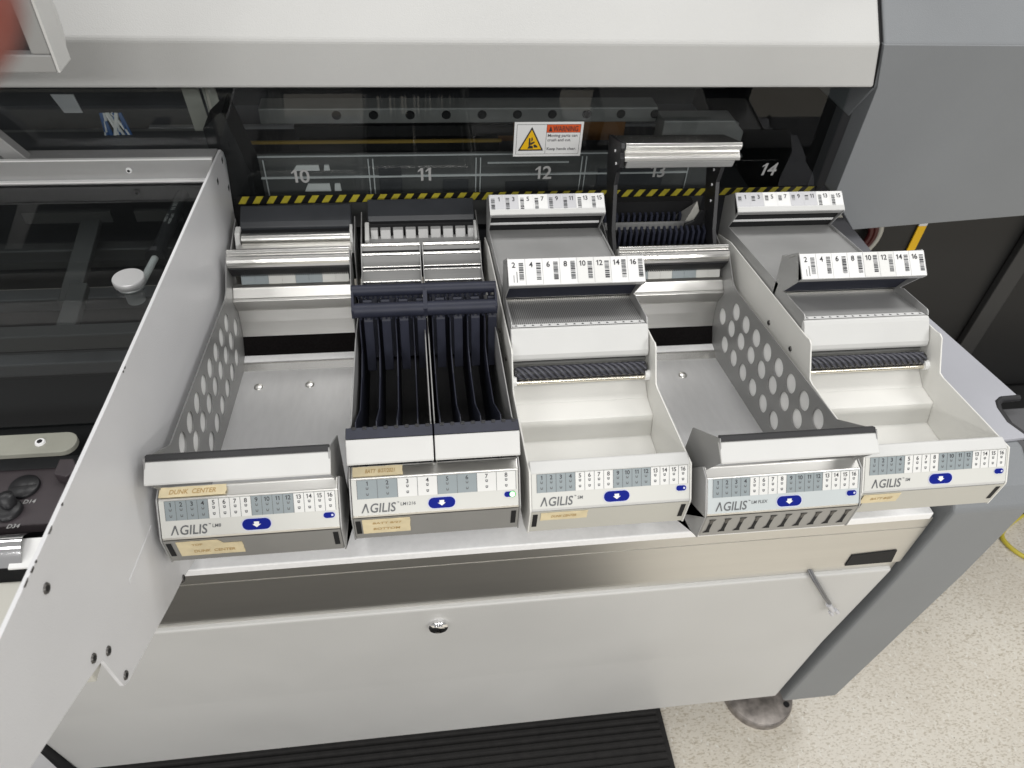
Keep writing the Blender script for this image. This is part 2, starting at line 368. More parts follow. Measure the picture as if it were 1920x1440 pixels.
for i, t in enumerate(('Moving parts can', 'crush and cut.', '', 'Keep hands clear.')):
    if t: sg.text(nf, t, .4455, .0895-.0067*i, .0042, 'ink', 'L', d=.0009, w=.043 if i != 1 else .034)
sg.build('warning_sign', win, label='white warning sticker with yellow crush triangle and orange WARNING bar')
# left hand window, pillar and interior
MB().box(-1.1, -.012, .545, .549, .05, .175, 'glass').build('left_window', mc)
MB().prism_y([(-.03, .09), (.0, .115), (.022, .02), (.022, -.10), (-.02, -.1)], .56, .62, 'void').build('pillar', mc)
MB().box(-.50, -.07, .72, .76, -.02, -.005, 'inside_m').box(-.6, -.03, .60, .70, .0, .02, 'darkgrey').build('interior_shelf', mc)
MB().prism_y([(-.10, .12), (-.075, .12), (-.062, -.06), (-.088, -.06)], .74, .742, 'beige').prism_y([(-.07, .12), (-.05, .12), (-.036, -.06), (-.058, -.06)], .74, .742, 'beige').build('flat_strap', mc)
MB().prism_y([(-.272, .078), (-.240, .078), (-.236, .050), (-.262, .050)], .70, .702, 'paper_g').build('tag_plate', mc)
MB().prism_y([(-.335, .165), (-.312, .165), (-.240, .0615), (-.268, .0615)], .515, .530, 'alu_paint').build('corner_bracket', mc, .001)
fb = MB()
for k in range(11):
    a = random.uniform(-.02, .02)
    fb.tube([(-.212+.0048*k, .69, -.008), (-.208+.0042*k+a*.3, .688, .012), (-.198+.002*k+a, .70, .05)], .0033 if k < 4 else .0022, ['edge_l', 'wire_b', 'paper', 'wire_b'][k % 4], 8)
fb.build('wire_bundle', mc)
# magazine bed and beam
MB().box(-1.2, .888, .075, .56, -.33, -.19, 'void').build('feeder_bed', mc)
beam = MB().prism([(.03, -.182), (.03, -.201), (.0315, -.2013), (.0315, -.203), (.03, -.2033), (.03, -.2815), (.0299, -.2822), (.0299, -.2838), (.030, -.2845), (.034, -.286), (.034, -.312), (.07, -.312), (.07, -.182)], -1.2, .888, 'beam').build('support_beam', mc)
MB().prism([(.028, -.169), (.028, -.1815), (.11, -.1815), (.11, -.169)], -.03, .882, 'steel').build('front_ledge', mc, .0015)
MB().prism_y([(.806, -.256), (.869, -.252), (.8735, -.2812), (.8055, -.2812)], .0285, .0295, 'void').build('black_label', beam)
# skirt cover, tilted back towards the floor
def cov(z): return .028+.066*(-.301-z)
CV = [(cov(-.301), -.301), (cov(-.56)+.0035, -.56), (cov(-.80), -.80), (cov(-.80)+.02, -.80), (.055, -.301)]
cvr = MB().prism(CV, -.355, .884, 'cover').build('access_cover', mc, .004, 3)
MB().prism(CV, -1.2, -.362, 'panel').build('side_cover', mc, .004, 3)
MB().box(-.362, -.355, .045, .06, -.80, -.301, 'void').build('cover_gap', mc)
lk = MB(); ly = cov(-.348)
lk.tube([(.256, ly+.002, -.348), (.256, ly-.004, -.348), (.256, ly-.007, -.348), (.256, ly-.0072, -.348), (.256, ly-.003, -.348)], .012, 'chrome', 28, False, [.0135, .0135, .012, .0085, .0075])
lk.cyl((.256, ly-.001, -.348), (.256, ly-.0045, -.348), .0072, 'screw'); lk.box(.2515, .2605, ly-.0052, ly-.0044, -.349, -.347, 'void'); lk.build('lock', cvr)
# end leg
lg = MB()
lg.prism([(.075, -.105), (.033, -.128), (.016, -.152), (.022, -.32), (.050, -.80), (.24, -.80), (.24, -.30), (.6, -.30), (.6, -.10)], .893, 1.0, 'grey')
lg.build('end_leg', mc, .005, 3)
NOTCH = [(1.010, .085), (.998, .112), (1.000, .138), (1.005, .150), (1.016, .157), (1.042, .158)]
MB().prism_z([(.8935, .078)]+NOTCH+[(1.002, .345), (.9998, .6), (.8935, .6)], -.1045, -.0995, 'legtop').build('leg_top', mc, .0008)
nt_ = MB(); nt_.tube([(x+.003, y-.002, -.1035) for x, y in [(1.014, .070)]+NOTCH], .0048, 'rubber', 8); nt_.build('edge_trim', mc)
MB().box(1.0005, 1.30, .02, .157, -.150, -.125, 'darkgrey').build('side_ledge', mc, .002)
MB().box(.8865, .8925, .075, .3, -.795, -.19, 'void').build('leg_gap', mc)
HX_ = (.937, .074); ft = MB(); ft.tube([(.890, .105, -.90), (.890, .105, -.888), (.890, .105, -.884), (.890, .105, -.880)], .07, 'dirt', 40, True, [.069, .069, .065, .030]); ft.cyl((.890, .125, -.885), (.890, .125, -.79), .014, 'dirt')
ft.tube([(.890+.066*math.cos(t*math.pi/24), .105+.066*math.sin(t*math.pi/24), -.8855) for t in range(49)], .0014, 'dirt', 6)
ft.tube([(HX_[0], HX_[1], -.8865), (HX_[0], HX_[1], -.8815)], .006, 'void', 16); ft.build('levelling_foot', mc)
# partition
part = [(.536, .072), (.547, .063), (.551, .049), (.526, -.021), (.517, -.061), (.45, -.19), (.05, -.165), (.025, -.150), (-.007, -.129), (-.041, -.113), (-.149, -.056), (-.155, -.049), (-.157, .002), (-.185, .020), (-.243, .053), (-.42, .158), (-.212, .142), (.008, .119)]
pt = plate_holes('partition', part, [], -.0085, .003, 'panel', mc, 'light grey sheet metal partition rising between the two bays')
for y, z in ((-.159, .113), (-.163, .018), (-.147, -.003), (-.147, -.047), (-.007, -.129)): screw(pt, (-.007, y, z), (1, 0, 0), .0045)
for y, z in ((.531, .059), (.484, .053), (.530, .017)): MB().prism([(y-.003, z-.004), (y+.003, z-.002), (y+.003, z+.004), (y-.003, z+.003)], -.007, -.0066, 'void').build('slot', pt)
pc = MB(); random.seed(5)
for k in range(9):
    y = random.choice((random.uniform(-.17, -.10), random.uniform(-.05, .06))); z = .1193-(y-.0)*.105; a = random.uniform(.0008, .0042); d_ = random.uniform(.0003, .0010)
    pc.prism([(y-a, z+.0011), (y+a, z+.0011-.0004), (y+a*.5, z-d_), (y-a*.6, z-d_*.7)], -.0072, -.0066, 'screw')
pc.build('chipped_paint', pt)
MB().prism([(-.083, -.010), (-.018, -.022), (-.016, -.020), (-.082, -.006)], -.007, -.0064, 'panel').build('pressed_rib', pt, .0006)
# ------------------------------------------------------------------ left bay
MB().prism([(.505, .072), (.505, .0765), (.50, .077), (.50, .049), (.494, .0485), (.494, .0455), (.54, .0455), (.54, .072)], -1.1, -.0115, 'railp').build('lid_rail', mc, .0012)
lid = MB().prism([(.493, .043), (.493, .046), (.070, .032), (.070, .029)], -1.1, -.0115, 'smoke').build('lid', mc, label='smoked glass lid over the left bay')
gs = MB(); A, B, D_ = Vector((-.058, .488, .031)), Vector((-.0655, .352, .027)), Vector((-.072, .290, .0255))
gs.cyl(A, B, .0085, 'black'); gs.cyl(B, D_, .0042, 'paper'); gs.cyl(B+(A-B).normalized()*.004, B-(A-B).normalized()*.004, .012, 'rubber')
gdir = (B-A).normalized(); gf = Fr(A+Vector((0, 0, .0088)), gdir, Vector((0, 0, 1)).cross(gdir)); gf.n = Vector((0, 0, 1))
gs.build('gas_spring', lid)
MB().text(gf, '100 N', .030, .001, .0055, 'numeral', 'L').text(gf, 'LIFT 08/04', .058, .0035, .0035, 'numeral', 'L').text(gf, 'A 12345', .058, -.0025, .0035, 'numeral', 'L').build('spring_marking', lid)
kb = MB(); kb.tube([(-.076, .282, .014), (-.076, .282, .0335), (-.076, .282, .0340), (-.076, .282, .0372), (-.076, .282, .0374), (-.076, .282, .0392), (-.076, .282, .0394), (-.076, .282, .0465), (-.076, .282, .0475)], .014, 'knobm', 32, True, [.010, .010, .0150, .0150, .0120, .0120, .0175, .0175, .0168]); kb.build('knob', lid)
MB().prism([(.4985, .0765), (.4985, .0785), (.5045, .0785), (.5045, .0765)], -1.1, -.0115, 'paper').build('rail_edge', mc, .0006)
MB().prism([(.4925, .0488), (.4925, .0503), (.4985, .0503), (.4985, .0488)], -1.1, -.0115, 'paper').build('rail_edge', mc, .0004)
screw(mc, (-.120, .498, .063), (0, -1, 0), .004, 'steel')
MB().box(-1.1, -.0115, .225, .245, -.01, .012, 'insided').build('lid_front_bar', mc, .002)
MB().box(-1.1, -.0115, .07, .60, -.26, -.24, 'inside').build('bay_floor', mc)
MB().box(-1.1, -.03, .44, .46, -.05, -.02, 'insided').box(-1.1, -.03, .40, .425, -.09, -.07, 'darkgrey').box(-1.1, -.03, .30, .33, -.12, -.10, 'insided').box(-1.1, -.03, .26, .28, -.08, -.06, 'darkgrey').build('bay_rail', mc, .002)
MB().prism_y([(-.26, .02), (-.15, .02), (-.15, .004), (-.26, .004)], .468, .474, 'insided').prism_y([(-.12, .02), (-.06, .02), (-.06, .004), (-.12, .004)], .468, .474, 'insided').build('rail_slot', mc)
MB().prism([(.47, .01), (.33, -.02), (.33, -.03), (.47, -.0)], -.19, -.165, 'insided').prism([(.34, .0), (.27, -.012), (.27, -.022), (.34, -.012)], -.172, -.150, 'insided').build('bay_arm', mc, .002)
sp2 = []
for a in range(0, 91, 15): sp2.append((-.085+.012*math.cos(math.radians(a)), .050+.012*math.sin(math.radians(a))))
sp2 = [(-.6, .062)]+sp2[::-1]+[(-.073+.012*math.cos(math.radians(a))-.012, .049+.012*math.sin(math.radians(a))) for a in range(0, -91, -15)]+[(-.6, .037)]
st = MB().prism_z(sp2, .024, .030, 'stripm').build('lid_strip', mc, .0008)
screw(st, (-.105, .050, .0305), (0, 0, 1), .005, 'steel')
skp = MB().prism_z([(-.6, .034), (-.078, .034), (-.079, -.03), (-.6, -.03)], .0, .012, 'mauve').build('socket_panel', mc, .001)
pf = Fr((0, 0, .0121), (1, 0, 0), (0, 1, 0))
for i, (x, y, t) in enumerate(((-.158, .008, 'D12'), (-.113, .012, 'D14'), (-.182, -.02, 'D32'), (-.118, -.014, 'D34'))):
    so = MB()
    if t != 'D34':
        so.tube([(x, y, .0115), (x, y, .0145), (x, y, .0155), (x, y, .0150), (x, y, .008)], .013, 'black', 28, False, [.0130, .0130, .0122, .0110, .0104]); so.tube([(x, y, .0122), (x, y, .0142), (x, y, .0135)], .009, 'rubber', 24, False, [.0090, .0085, .0070]); so.disc(Fr((0, 0, .0125), (1, 0, 0), (0, 1, 0)), x, y, .0117, 'void')
        so.prism_z([(x-.008, y-.004), (x+.006, y+.0045), (x+.007, y+.003), (x-.007, y-.0055)], .0126, .0148, 'darkgrey')
    else:
        so.tube([(x, y, .0115), (x, y, .016), (x, y, .017), (x, y, .018)], .014, 'black', 28, True, [.0115, .0115, .0100, .0062]); so.tube([(x+.001, y+.004, .0178), (x+.001, y+.005, .028), (x+.001, y+.005, .027)], .008, 'black', 20, True, [.0066, .0064, .0050])
    so.build('socket', skp); MB().text(pf, t, x+.009, y-.0165, .0042, 'numeral', d=.0003, shear=.15).build('socket_number', skp)
MB().prism_z([(-.086, .034), (-.074, .034), (-.066, .020), (-.074, .012), (-.086, .016)], .0121, .024, 'mauve').build('panel_block', mc, .0015)
MB().prism([(.012, .0), (-.085, .004), (-.085, -.004), (.012, -.01)], -.070, -.050, 'black').prism([(-.02, .008), (-.08, .010), (-.08, .004), (-.02, .002)], -.060, -.055, 'darkgrey').build('side_channel', mc, .001)
ch = MB(); pts = [(-.078+.030*math.sin(a*math.pi/8)*0-.6*0, -.035-.034*a/8, .012+.016*math.sin(a*math.pi/8)) for a in range(9)]
ch.grid([(-.6, y, z) for _, y, z in pts]+[(-.088, y-.004, z) for _, y, z in pts], [[i, i+1, i+10, i+9] for i in range(8)], 'chrome', True); ch.build('curled_guard', mc)
MB().prism([(-.05, .02), (-.075, .014), (-.075, .012), (-.05, .018)], -.098, -.071, 'paper').build('paper_tag', mc)
MB().box(-.6, -.0125, -.168, -.078, -.012, .0, 'beige').box(-.6, -.0125, -.078, .07, -.05, -.012, 'black').build('apron', mc, .002)
sc2 = screw(mc, (-.098, -.150, .001), (0, 0, 1), .0065, 'steel')

# ================================================================== MAGAZINES
def front(mag, kind, cells, body, lit=False, slots=False):
    Wd = .167
    m_body = 'cream' if kind == 'SM' else 'alu_paint'
    MB().prism([(.0, .0), (-.0215, -.0305), (-.0222, -.033), (-.0210, -.0685), (.0, -.078), (.012, -.078), (.014, .0025), (.0115, .0032)], .0016, Wd-.0016, 'white' if kind == 'SM' else 'alu').build('front_housing', mag, .0012, 3)
    fr = Fr((0, 0, 0), (1, 0, 0), (0, .0215, .0305)); L = .0373
    pn = MB(); pn.extr([fr.p(.0025, -.0006, .0002), fr.p(Wd-.0025, -.0006, .0002), fr.p(Wd-.0025, -L+.0006, .0002), fr.p(.0025, -L+.0006, .0002)], [fr.p(.0025, -.0006, .0008), fr.p(Wd-.0025, -.0006, .0008), fr.p(Wd-.0025, -L+.0006, .0008), fr.p(.0025, -L+.0006, .0008)], body)
    u0, u1 = .0075, .1625; n = cells; cw = (u1-u0)/n
    for k in range(n):
        g = (k*16//n//4) % 2 == 0
        pn.rect(fr, u0+k*cw, -.0203, u0+(k+1)*cw, -.0012, 'pcell_g' if g else 'pcell_w', .0009)
    for k in range(n+1):
        pn.rect(fr, u0+k*cw-.0002, -.0203, u0+k*cw+.00022, -.0012, 'ink2', .0011)
    pn.rect(fr, u0, -.0013, u1, -.0010, 'ink2', .0011)
    for k in range(n):
        u = u0+(k+.5)*cw
        pn.text(fr, str(k+1), u, -.0048, .0042, 'ink', d=.0011)
        for v in (-.0098, -.0158):
            pts = [(u-.0013, v+.0012), (u-.0007, v+.0012), (u-.0006, v-.0002), (u+.0006, v-.0002), (u+.0007, v+.0012), (u+.0013, v+.0012), (u+.0011, v-.0008), (u+.0006, v-.0013), (u-.0006, v-.0013), (u-.0011, v-.0008)]
            pn.shape(fr, pts, 'ink2', .0011)
            if not (k*16//n//4) % 2 == 0: pn.rect(fr, u-.0010, v+.0006, u+.0010, v+.0012, 'ink2', .0011)
    # lettering: the first letter is a bar-less A
    a0, vb, hh = .0105, -.0345, .0093
    pn.shape(fr, [(a0-.0002, vb), (a0+.0012, vb), (a0+.0048, vb+hh-.0018), (a0+.0052, vb+hh), (a0+.0038, vb+hh)], 'ink2', .0011)
    pn.shape(fr, [(a0+.0039, vb+hh), (a0+.0052, vb+hh), (a0+.0072, vb), (a0+.0058, vb)], 'ink2', .0011)
    pn.text(fr, 'GILIS', a0+.0080, vb+hh/2, hh*.98, 'ink2', 'L', .14, .0011, w=.0245)
    pn.text(fr, '\u2122', a0+.0345, vb+hh-.0006, .0018, 'ink2', 'L', 0, .0011)
    tx = {'LM8': 'LM8', 'LM1216': 'LM1216', 'SM': 'SM', 'FLEX': 'LM FLEX'}[kind]
    pn.text(fr, tx, a0+.0378, vb+hh-.0022, .0032, 'ink2', 'L', .1, .0011)
    po = pn.build('front_panel', mag)
    b = MB(); b.pill(fr, .0885, -.0288, .0282, .0126, 'bluering', .0011); b.pill(fr, .0885, -.0288, .0264, .0110, 'blue', .0014)
    b.shape(fr, [(.0862, -.0262), (.0908, -.0262), (.0908, -.0287), (.0925, -.0287), (.0885, -.0318), (.0845, -.0287), (.0862, -.0287)], 'paper', .0017); b.build('release_button', po)
    b = MB(); b.pill(fr, .1558, -.0250, .0118, .0066, 'bluering', .0011); b.pill(fr, .1558, -.0250, .0106, .0056, 'blue', .0014)
    if lit: b.disc(fr, .1588, -.0250, .0032, 'ledring', .0016); b.disc(fr, .1586, -.0250, .0025, 'led', .0019)
    else: b.disc(fr, .1588, -.0250, .0011, 'bluering', .0016)
    b.build('status_light', po, label='status light glowing green' if lit else None)
    lf = Fr((0, -.0222, -.033), (1, 0, 0), (0, -.0012, .0355))
    lp = MB(); lp.rect(lf, .002, -.0348, Wd-.002, 0, 'plate' if kind != 'SM' else 'beige', .0008)
    if slots:
        for k in range(10):
            u = .006+.0163*k; w_ = .0058
            lp.shape(lf, [(u, -.005), (u+w_+.002, -.005), (u+w_-.0005, -.009), (u+w_-.001, -.024), (u+w_, -.0285), (u-.002, -.0285), (u+.001, -.024), (u+.0014, -.009)], 'void', .0012)
            lp.shape(lf, [(u+.0012, -.0055), (u+w_, -.0055), (u+w_-.0012, -.013), (u+.0018, -.013)], 'screw', .0014)
    else:
        lp.rect(lf, .0035, -.026, .0085, -.004, 'void', .0012); lp.rect(lf, .1575, -.026, .1625, -.004, 'void', .0012)
    lp.build('lower_panel', mag, label='lower panel with a row of black slots' if slots else None)
    return fr, lf
def tape(mag, fr, u0, v0, u1, v1, lines, notch=False, d=.0018):
    mb = MB(); n = 14; random.seed(int(u0*1e5)+int(v0*1e5)+int(u1*1e6))
    top = [(u0+(u1-u0)*i/n, v1+random.uniform(-.0002, .0002)) for i in range(n+1)]
    if notch: top = [(a, b-(.0062 if a > u0+(u1-u0)*.66 else 0)) for a, b in top]
    bot = [(u0+(u1-u0)*i/n, v0+random.uniform(-.0002, .0002)) for i in range(n+1)]
    rag = [(u1+random.uniform(-.0006, .0006), top[-1][1]+(bot[-1][1]-top[-1][1])*i/5) for i in range(1, 5)]
    ring = top+rag+bot[::-1]
    mb.extr([fr.p(a, b, d-.0006) for a, b in ring], [fr.p(a, b, d) for a, b in ring], 'tape')
    for t, u, v, h_, w_ in lines: mb.text(fr, t, u, v, h_, 'scrawl', 'L', .15, d+.0003, w=w_)
    return mb.build('masking_tape', mag)
LEDGE = lambda: Fr((0, .0005, .001), (1, 0, 0), (0, .0112, .0030))
def lm_sides(mag):
    poly = [(-.0005, .0008), (-.0225, -.0305), (-.0232, -.0335), (-.0220, -.070), (-.005, -.080), (.10, -.105), (.12, -.17), (.44, -.17), (.50, -.05), (.50, -.012), (.44, -.022), (.40, -.13), (.06, -.135), (.03, -.02), (.0125, .0038)]
    for x in (0.0, .1655): MB().prism(poly, x, x+.0015, 'alu_paint').build('side_plate', mag, .0004)
HOLES = [(.327-.0345*k, -.060+.006*k, .0121) for k in range(8)]+[(.3595-.0345*k, -.0945+.006*k, .0121) for k in range(8)]+[(.329-.0345*k, -.122+.005*k, .0121) for k in range(6)]
TPOLY = [(.060, .0095), (.346, -.036), (.360, -.034), (.405, -.004), (.413, -.010), (.415, -.05), (.392, -.13), (.372, -.165), (.34, -.161), (.05, -.121), (.022, -.02), (-.0105, .0375), (.006, .0535)]
OPOLY = [(.060, .0095), (.066, -.085), (.345, -.128), (.352, -.05), (.360, -.034), (.405, -.004), (.413, -.010), (.415, -.05), (.392, -.13), (.372, -.165), (.34, -.161), (.05, -.121), (.022, -.02), (-.0105, .0375), (.006, .0535)]
LPOLY = [(.075, -.003), (.340, -.045), (.388, -.060), (.378, -.125), (.338, -.156), (.075, -.122)]
def reel_tray(mag, label, holed):
    o = mag.location
    t = empty('reel_tray', o, label, 'tray', 'reel trays with holed sides')
    for x in (.0035, .1630):
        if (x < .1) == (holed == 'left'):
            plate_holes('side_plate', TPOLY, HOLES, x, .0012, 'tray_side', t)
            plate_holes('side_liner', LPOLY, [], x+(-.0016 if x < .1 else .0016), .0008, 'paper', t)
        else: plate_holes('side_plate', OPOLY, [], x, .0012, 'tray_side', t)
    xa, xb = .0042, .1624
    MB().prism([(.03, -.115), (.174, -.1315), (.340, -.1590), (.340, -.1600), (.174, -.1325), (.03, -.116)], xa, xb, 'alu_tray').build('bottom_sheet', t)
    MB().prism([(.340, -.1585), (.349, -.1535), (.351, -.1535), (.352, -.162), (.34, -.162)], xa, xb, 'alu_s').build('rear_lip', t)
    MB().prism([(.3635, -.150), (.3785, -.1290), (.382, -.130), (.368, -.152)], xa, xb, 'felt').build('felt_strip', t)
    MB().prism([(.352, -.1525), (.3630, -.1505), (.3630, -.153), (.352, -.155)], xa, xb, 'steel').build('felt_holder', t)
    MB().prism([(.3787, -.1285), (.3845, -.106), (.3865, -.088), (.3835, -.084), (.3765, -.066), (.3755, -.0635), (.378, -.0615), (.3805, -.0620), (.389, -.053), (.390, -.0515), (.394, -.0500), (.397, -.0503), (.410, -.07), (.405, -.125)], xa, xb, 'alu').build('back_wall', t, .0006)
    lb = MB()
    for k in range(8):
        a, b = xa+.012+k*.0178, xa+.012+(k+1)*.0178-.0003
        lb.prism([(.3945, -.0493), (.4010, -.0372), (.4022, -.0380), (.3955, -.050)], a, b, 'pcell_g' if k in (0, 1, 4, 5) else 'pbody')
    lb.build('label_strip', t)
    br = MB().prism([(.4020, -.040), (.3905, -.0215), (.3930, -.0195), (.4075, -.038)], xa, xb, 'black')
    for k in range(56): br.cyl((xa+.003+k*.00275, .3905, -.0235), (xa+.003+k*.00275, .3985, -.0385), .0008, 'rubber', 6)
    br.build('brush_strip', t)
    pr = [(.3915, -.020)]+[(.4005+.0105*math.cos(math.radians(a)), -.0150+.0105*math.sin(math.radians(a))) for a in (205, 180, 160, 140, 120)]+[(.3985, -.0055), (.4005, -.0062), (.4015, -.0025), (.4045, -.0005), (.4080, -.0015), (.4095, -.006), (.409, -.030)]
    MB().prism(pr, xa, xb, 'alu_s').build('top_rail', t, .0004)
    fbm = MB().prism([(.0035, .0500), (-.0115, .0390), (-.0125, .0372), (-.0105, .0362), (.0085, .0480)], .0028, .1640, 'white').build('front_bar', t, .0008)
    MB().prism([(.0042, .0506), (.0092, .0488), (.0125, .0512), (.0085, .0540)], .0036, .1632, 'rubber').build('rubber_edge', fbm, .0008)
    for x in (.030, .098):
        rv = MB(); yy = .300; zz = -.1518
        rv.tube([(x, yy, zz-.001), (x, yy-.0003, zz+.0012), (x, yy-.0005, zz+.0024), (x, yy-.0006, zz+.0026)], .006, 'alu', 20, True, [.0062, .0058, .0040, .0005]); rv.build('rivet', t)
    return t
def lm_back(mag, kind):
    if kind == 'closed':
        lidp = [(.503, .006), (.497, .0095), (.474, -.002), (.468, -.008), (.470, -.020), (.505, -.020)]
        MB().prism(lidp, .012, .163, 'coverb').build('rear_cover', mag, .002, 3)
        MB().box(.010, .165, .462, .471, -.026, -.012, 'void').build('tape_slot', mag)
        MB().cyl((.016, .452, -.016), (.161, .452, -.016), .0085, 'alu_s').build('guide_roller', mag)
        MB().prism([(.446, -.020), (.418, -.028), (.418, -.032), (.45, -.032)], .012, .163, 'alu').build('guide_sheet', mag)
        MB().prism([(.47, -.006), (.456, -.008), (.44, -.035), (.47, -.035)], .006, .013, 'white').prism([(.47, -.006), (.456, -.008), (.44, -.035), (.47, -.035)], .1605, .1645, 'white').build('roller_bracket', mag, .001)
    elif kind == 'comb':
        MB().prism([(.508, .003), (.503, .006), (.478, -.006), (.473, -.012), (.476, -.022), (.508, -.022)], .010, .163, 'coverb').build('rear_cover', mag, .002, 3)
        c = MB().box(.010, .165, .466, .474, -.034, -.012, 'void')
        for k in range(9): c.prism([(.468, -.0165), (.461, -.0185), (.455, -.030), (.468, -.030)], .0135+.0178*k-(.004 if k else 0), .0135+.0178*k+.0105, 'alu_paint')
        c.build('tape_comb', mag, .0008)
        MB().prism([(.462, -.029), (.418, -.030), (.418, -.034), (.462, -.034)], .010, .165, 'alu_paint').build('guide_sheet', mag)
        MB().prism([(.47, -.010), (.44, -.02), (.44, -.034), (.47, -.034)], .006, .012, 'white').prism([(.47, -.010), (.44, -.02), (.44, -.034), (.47, -.034)], .1605, .1645, 'white').build('roller_bracket', mag, .001)
    else:
        c = MB().box(.006, .164, .452, .56, -.060, -.035, 'black')
        c.box(.006, .15, .53, .545, -.035, -.006, 'void')
        c.box(.008, .140, .50, .503, -.035, -.024, 'alu_paint')
        for k in range(18):
            c.prism([(.468, -.034), (.452, -.034), (.455, -.012), (.466, -.008)], .009+.0085*k, .0125+.0085*k, 'navy')
            c.box(.009+.0085*k, .0125+.0085*k, .440, .4515, -.045, -.036, 'darkgrey')
        for k in range(14): c.prism([(.522, -.034), (.512, -.034), (.514, -.020), (.520, -.018)], .010+.009*k, .0135+.009*k, 'navy')
        c.box(.006, .105, .546, .549, -.020, -.012, 'paper')
        c.build('tape_comb', mag)
        for s_ in (0, 1):
            MB().extr([(.128, .50, -.034), (.150, .515, .002), (.158, .49, -.03)][::1], [(.129, .502, -.034), (.151, .517, .002), (.159, .492, -.03)], 'beige').extr([(.128, .50, -.034), (.150, .515, .002), (.128, .53, -.03)], [(.127, .501, -.036), (.149, .516, .0), (.127, .531, -.032)], 'plate').build('tape_deflector', mag) if s_ == 0 else None
        ld = empty_child('raised_lid', mag)
        prof = [(.464, .122), (.4605, .1185), (.4625, .112), (.4655, .1085), (.4580, .1040), (.4570, .0995), (.470, .098), (.526, .098), (.528, .102)]
        MB().prism(prof, .0085, .170, 'alu_s').build('lid_extrusion', ld, .0006)
        MB().prism([(.459, .0985), (.463, .086), (.50, .084), (.52, .097)], .0125, .165, 'alu_paint').build('tape_guide', ld, .002)
        arm = [(.466, .1215), (.462, .116), (.465, .108), (.4585, .103), (.458, .090), (.468, .078), (.470, .058), (.445, .0), (.420, -.022), (.452, -.022), (.482, .0), (.516, .06), (.53, .100), (.528, .103)]
        for x in (.0025, .1500):
            q = arm if x < .1 else [(.466, .090), (.470, .06), (.440, .0), (.415, -.025), (.458, -.025), (.487, .01), (.514, .06), (.518, .09)]
            a = MB().prism(q, x, x+.0058, 'black').build('lid_arm', ld, .0006)
            for (yy, zz) in ((.487, .10), (.474, .088)) if x < .1 else ((.486, .07), (.470, .03), (.48, .05)): screw(a, (x-.0002, yy, zz), (-1, 0, 0), .0022, 'steel')
        MB().extr([(.118, .475, -.03), (.1495, .475, -.03), (.1495, .475, .01), (.142, .475, .012), (.135, .475, -.006), (.122, .475, -.012)], [(.118, .479, -.03), (.1495, .479, -.03), (.1495, .479, .01), (.142, .479, .012), (.135, .479, -.006), (.122, .479, -.012)], 'black').build('hinge_bracket', ld, .001)
def empty_child(name, parent):
    o = bpy.data.objects.new(name, None); COL.objects.link(o); o.parent = parent; o.empty_display_size = .01; return o
def new_mag(i, d, label):
    return empty('feeder_magazine', (i*P, d, 0), label, 'feeder magazine', 'feeder magazines docked side by side')
# --- leftmost magazine
m0 = new_mag(0, -.0033, 'sixteen slot feeder magazine beside the grey partition, masking tape strips on its front')
fr0, lf0 = front(m0, 'LM8', 16, 'pbody'); lm_sides(m0); lm_back(m0, 'closed')
tape(m0, LEDGE(), .003, .0005, .063, .0105, [('DUNK  CENTER', .012, .0055, .0045, .042)])
tape(m0, lf0, .013, -.026, .072, -.002, [('TOP', .026, -.0075, .003, .01), ('DUNK  CENTER', .026, -.0185, .0042, .038)], True)
reel_tray(m0, 'open aluminium reel tray with holed sides next to the light grey partition', 'left')
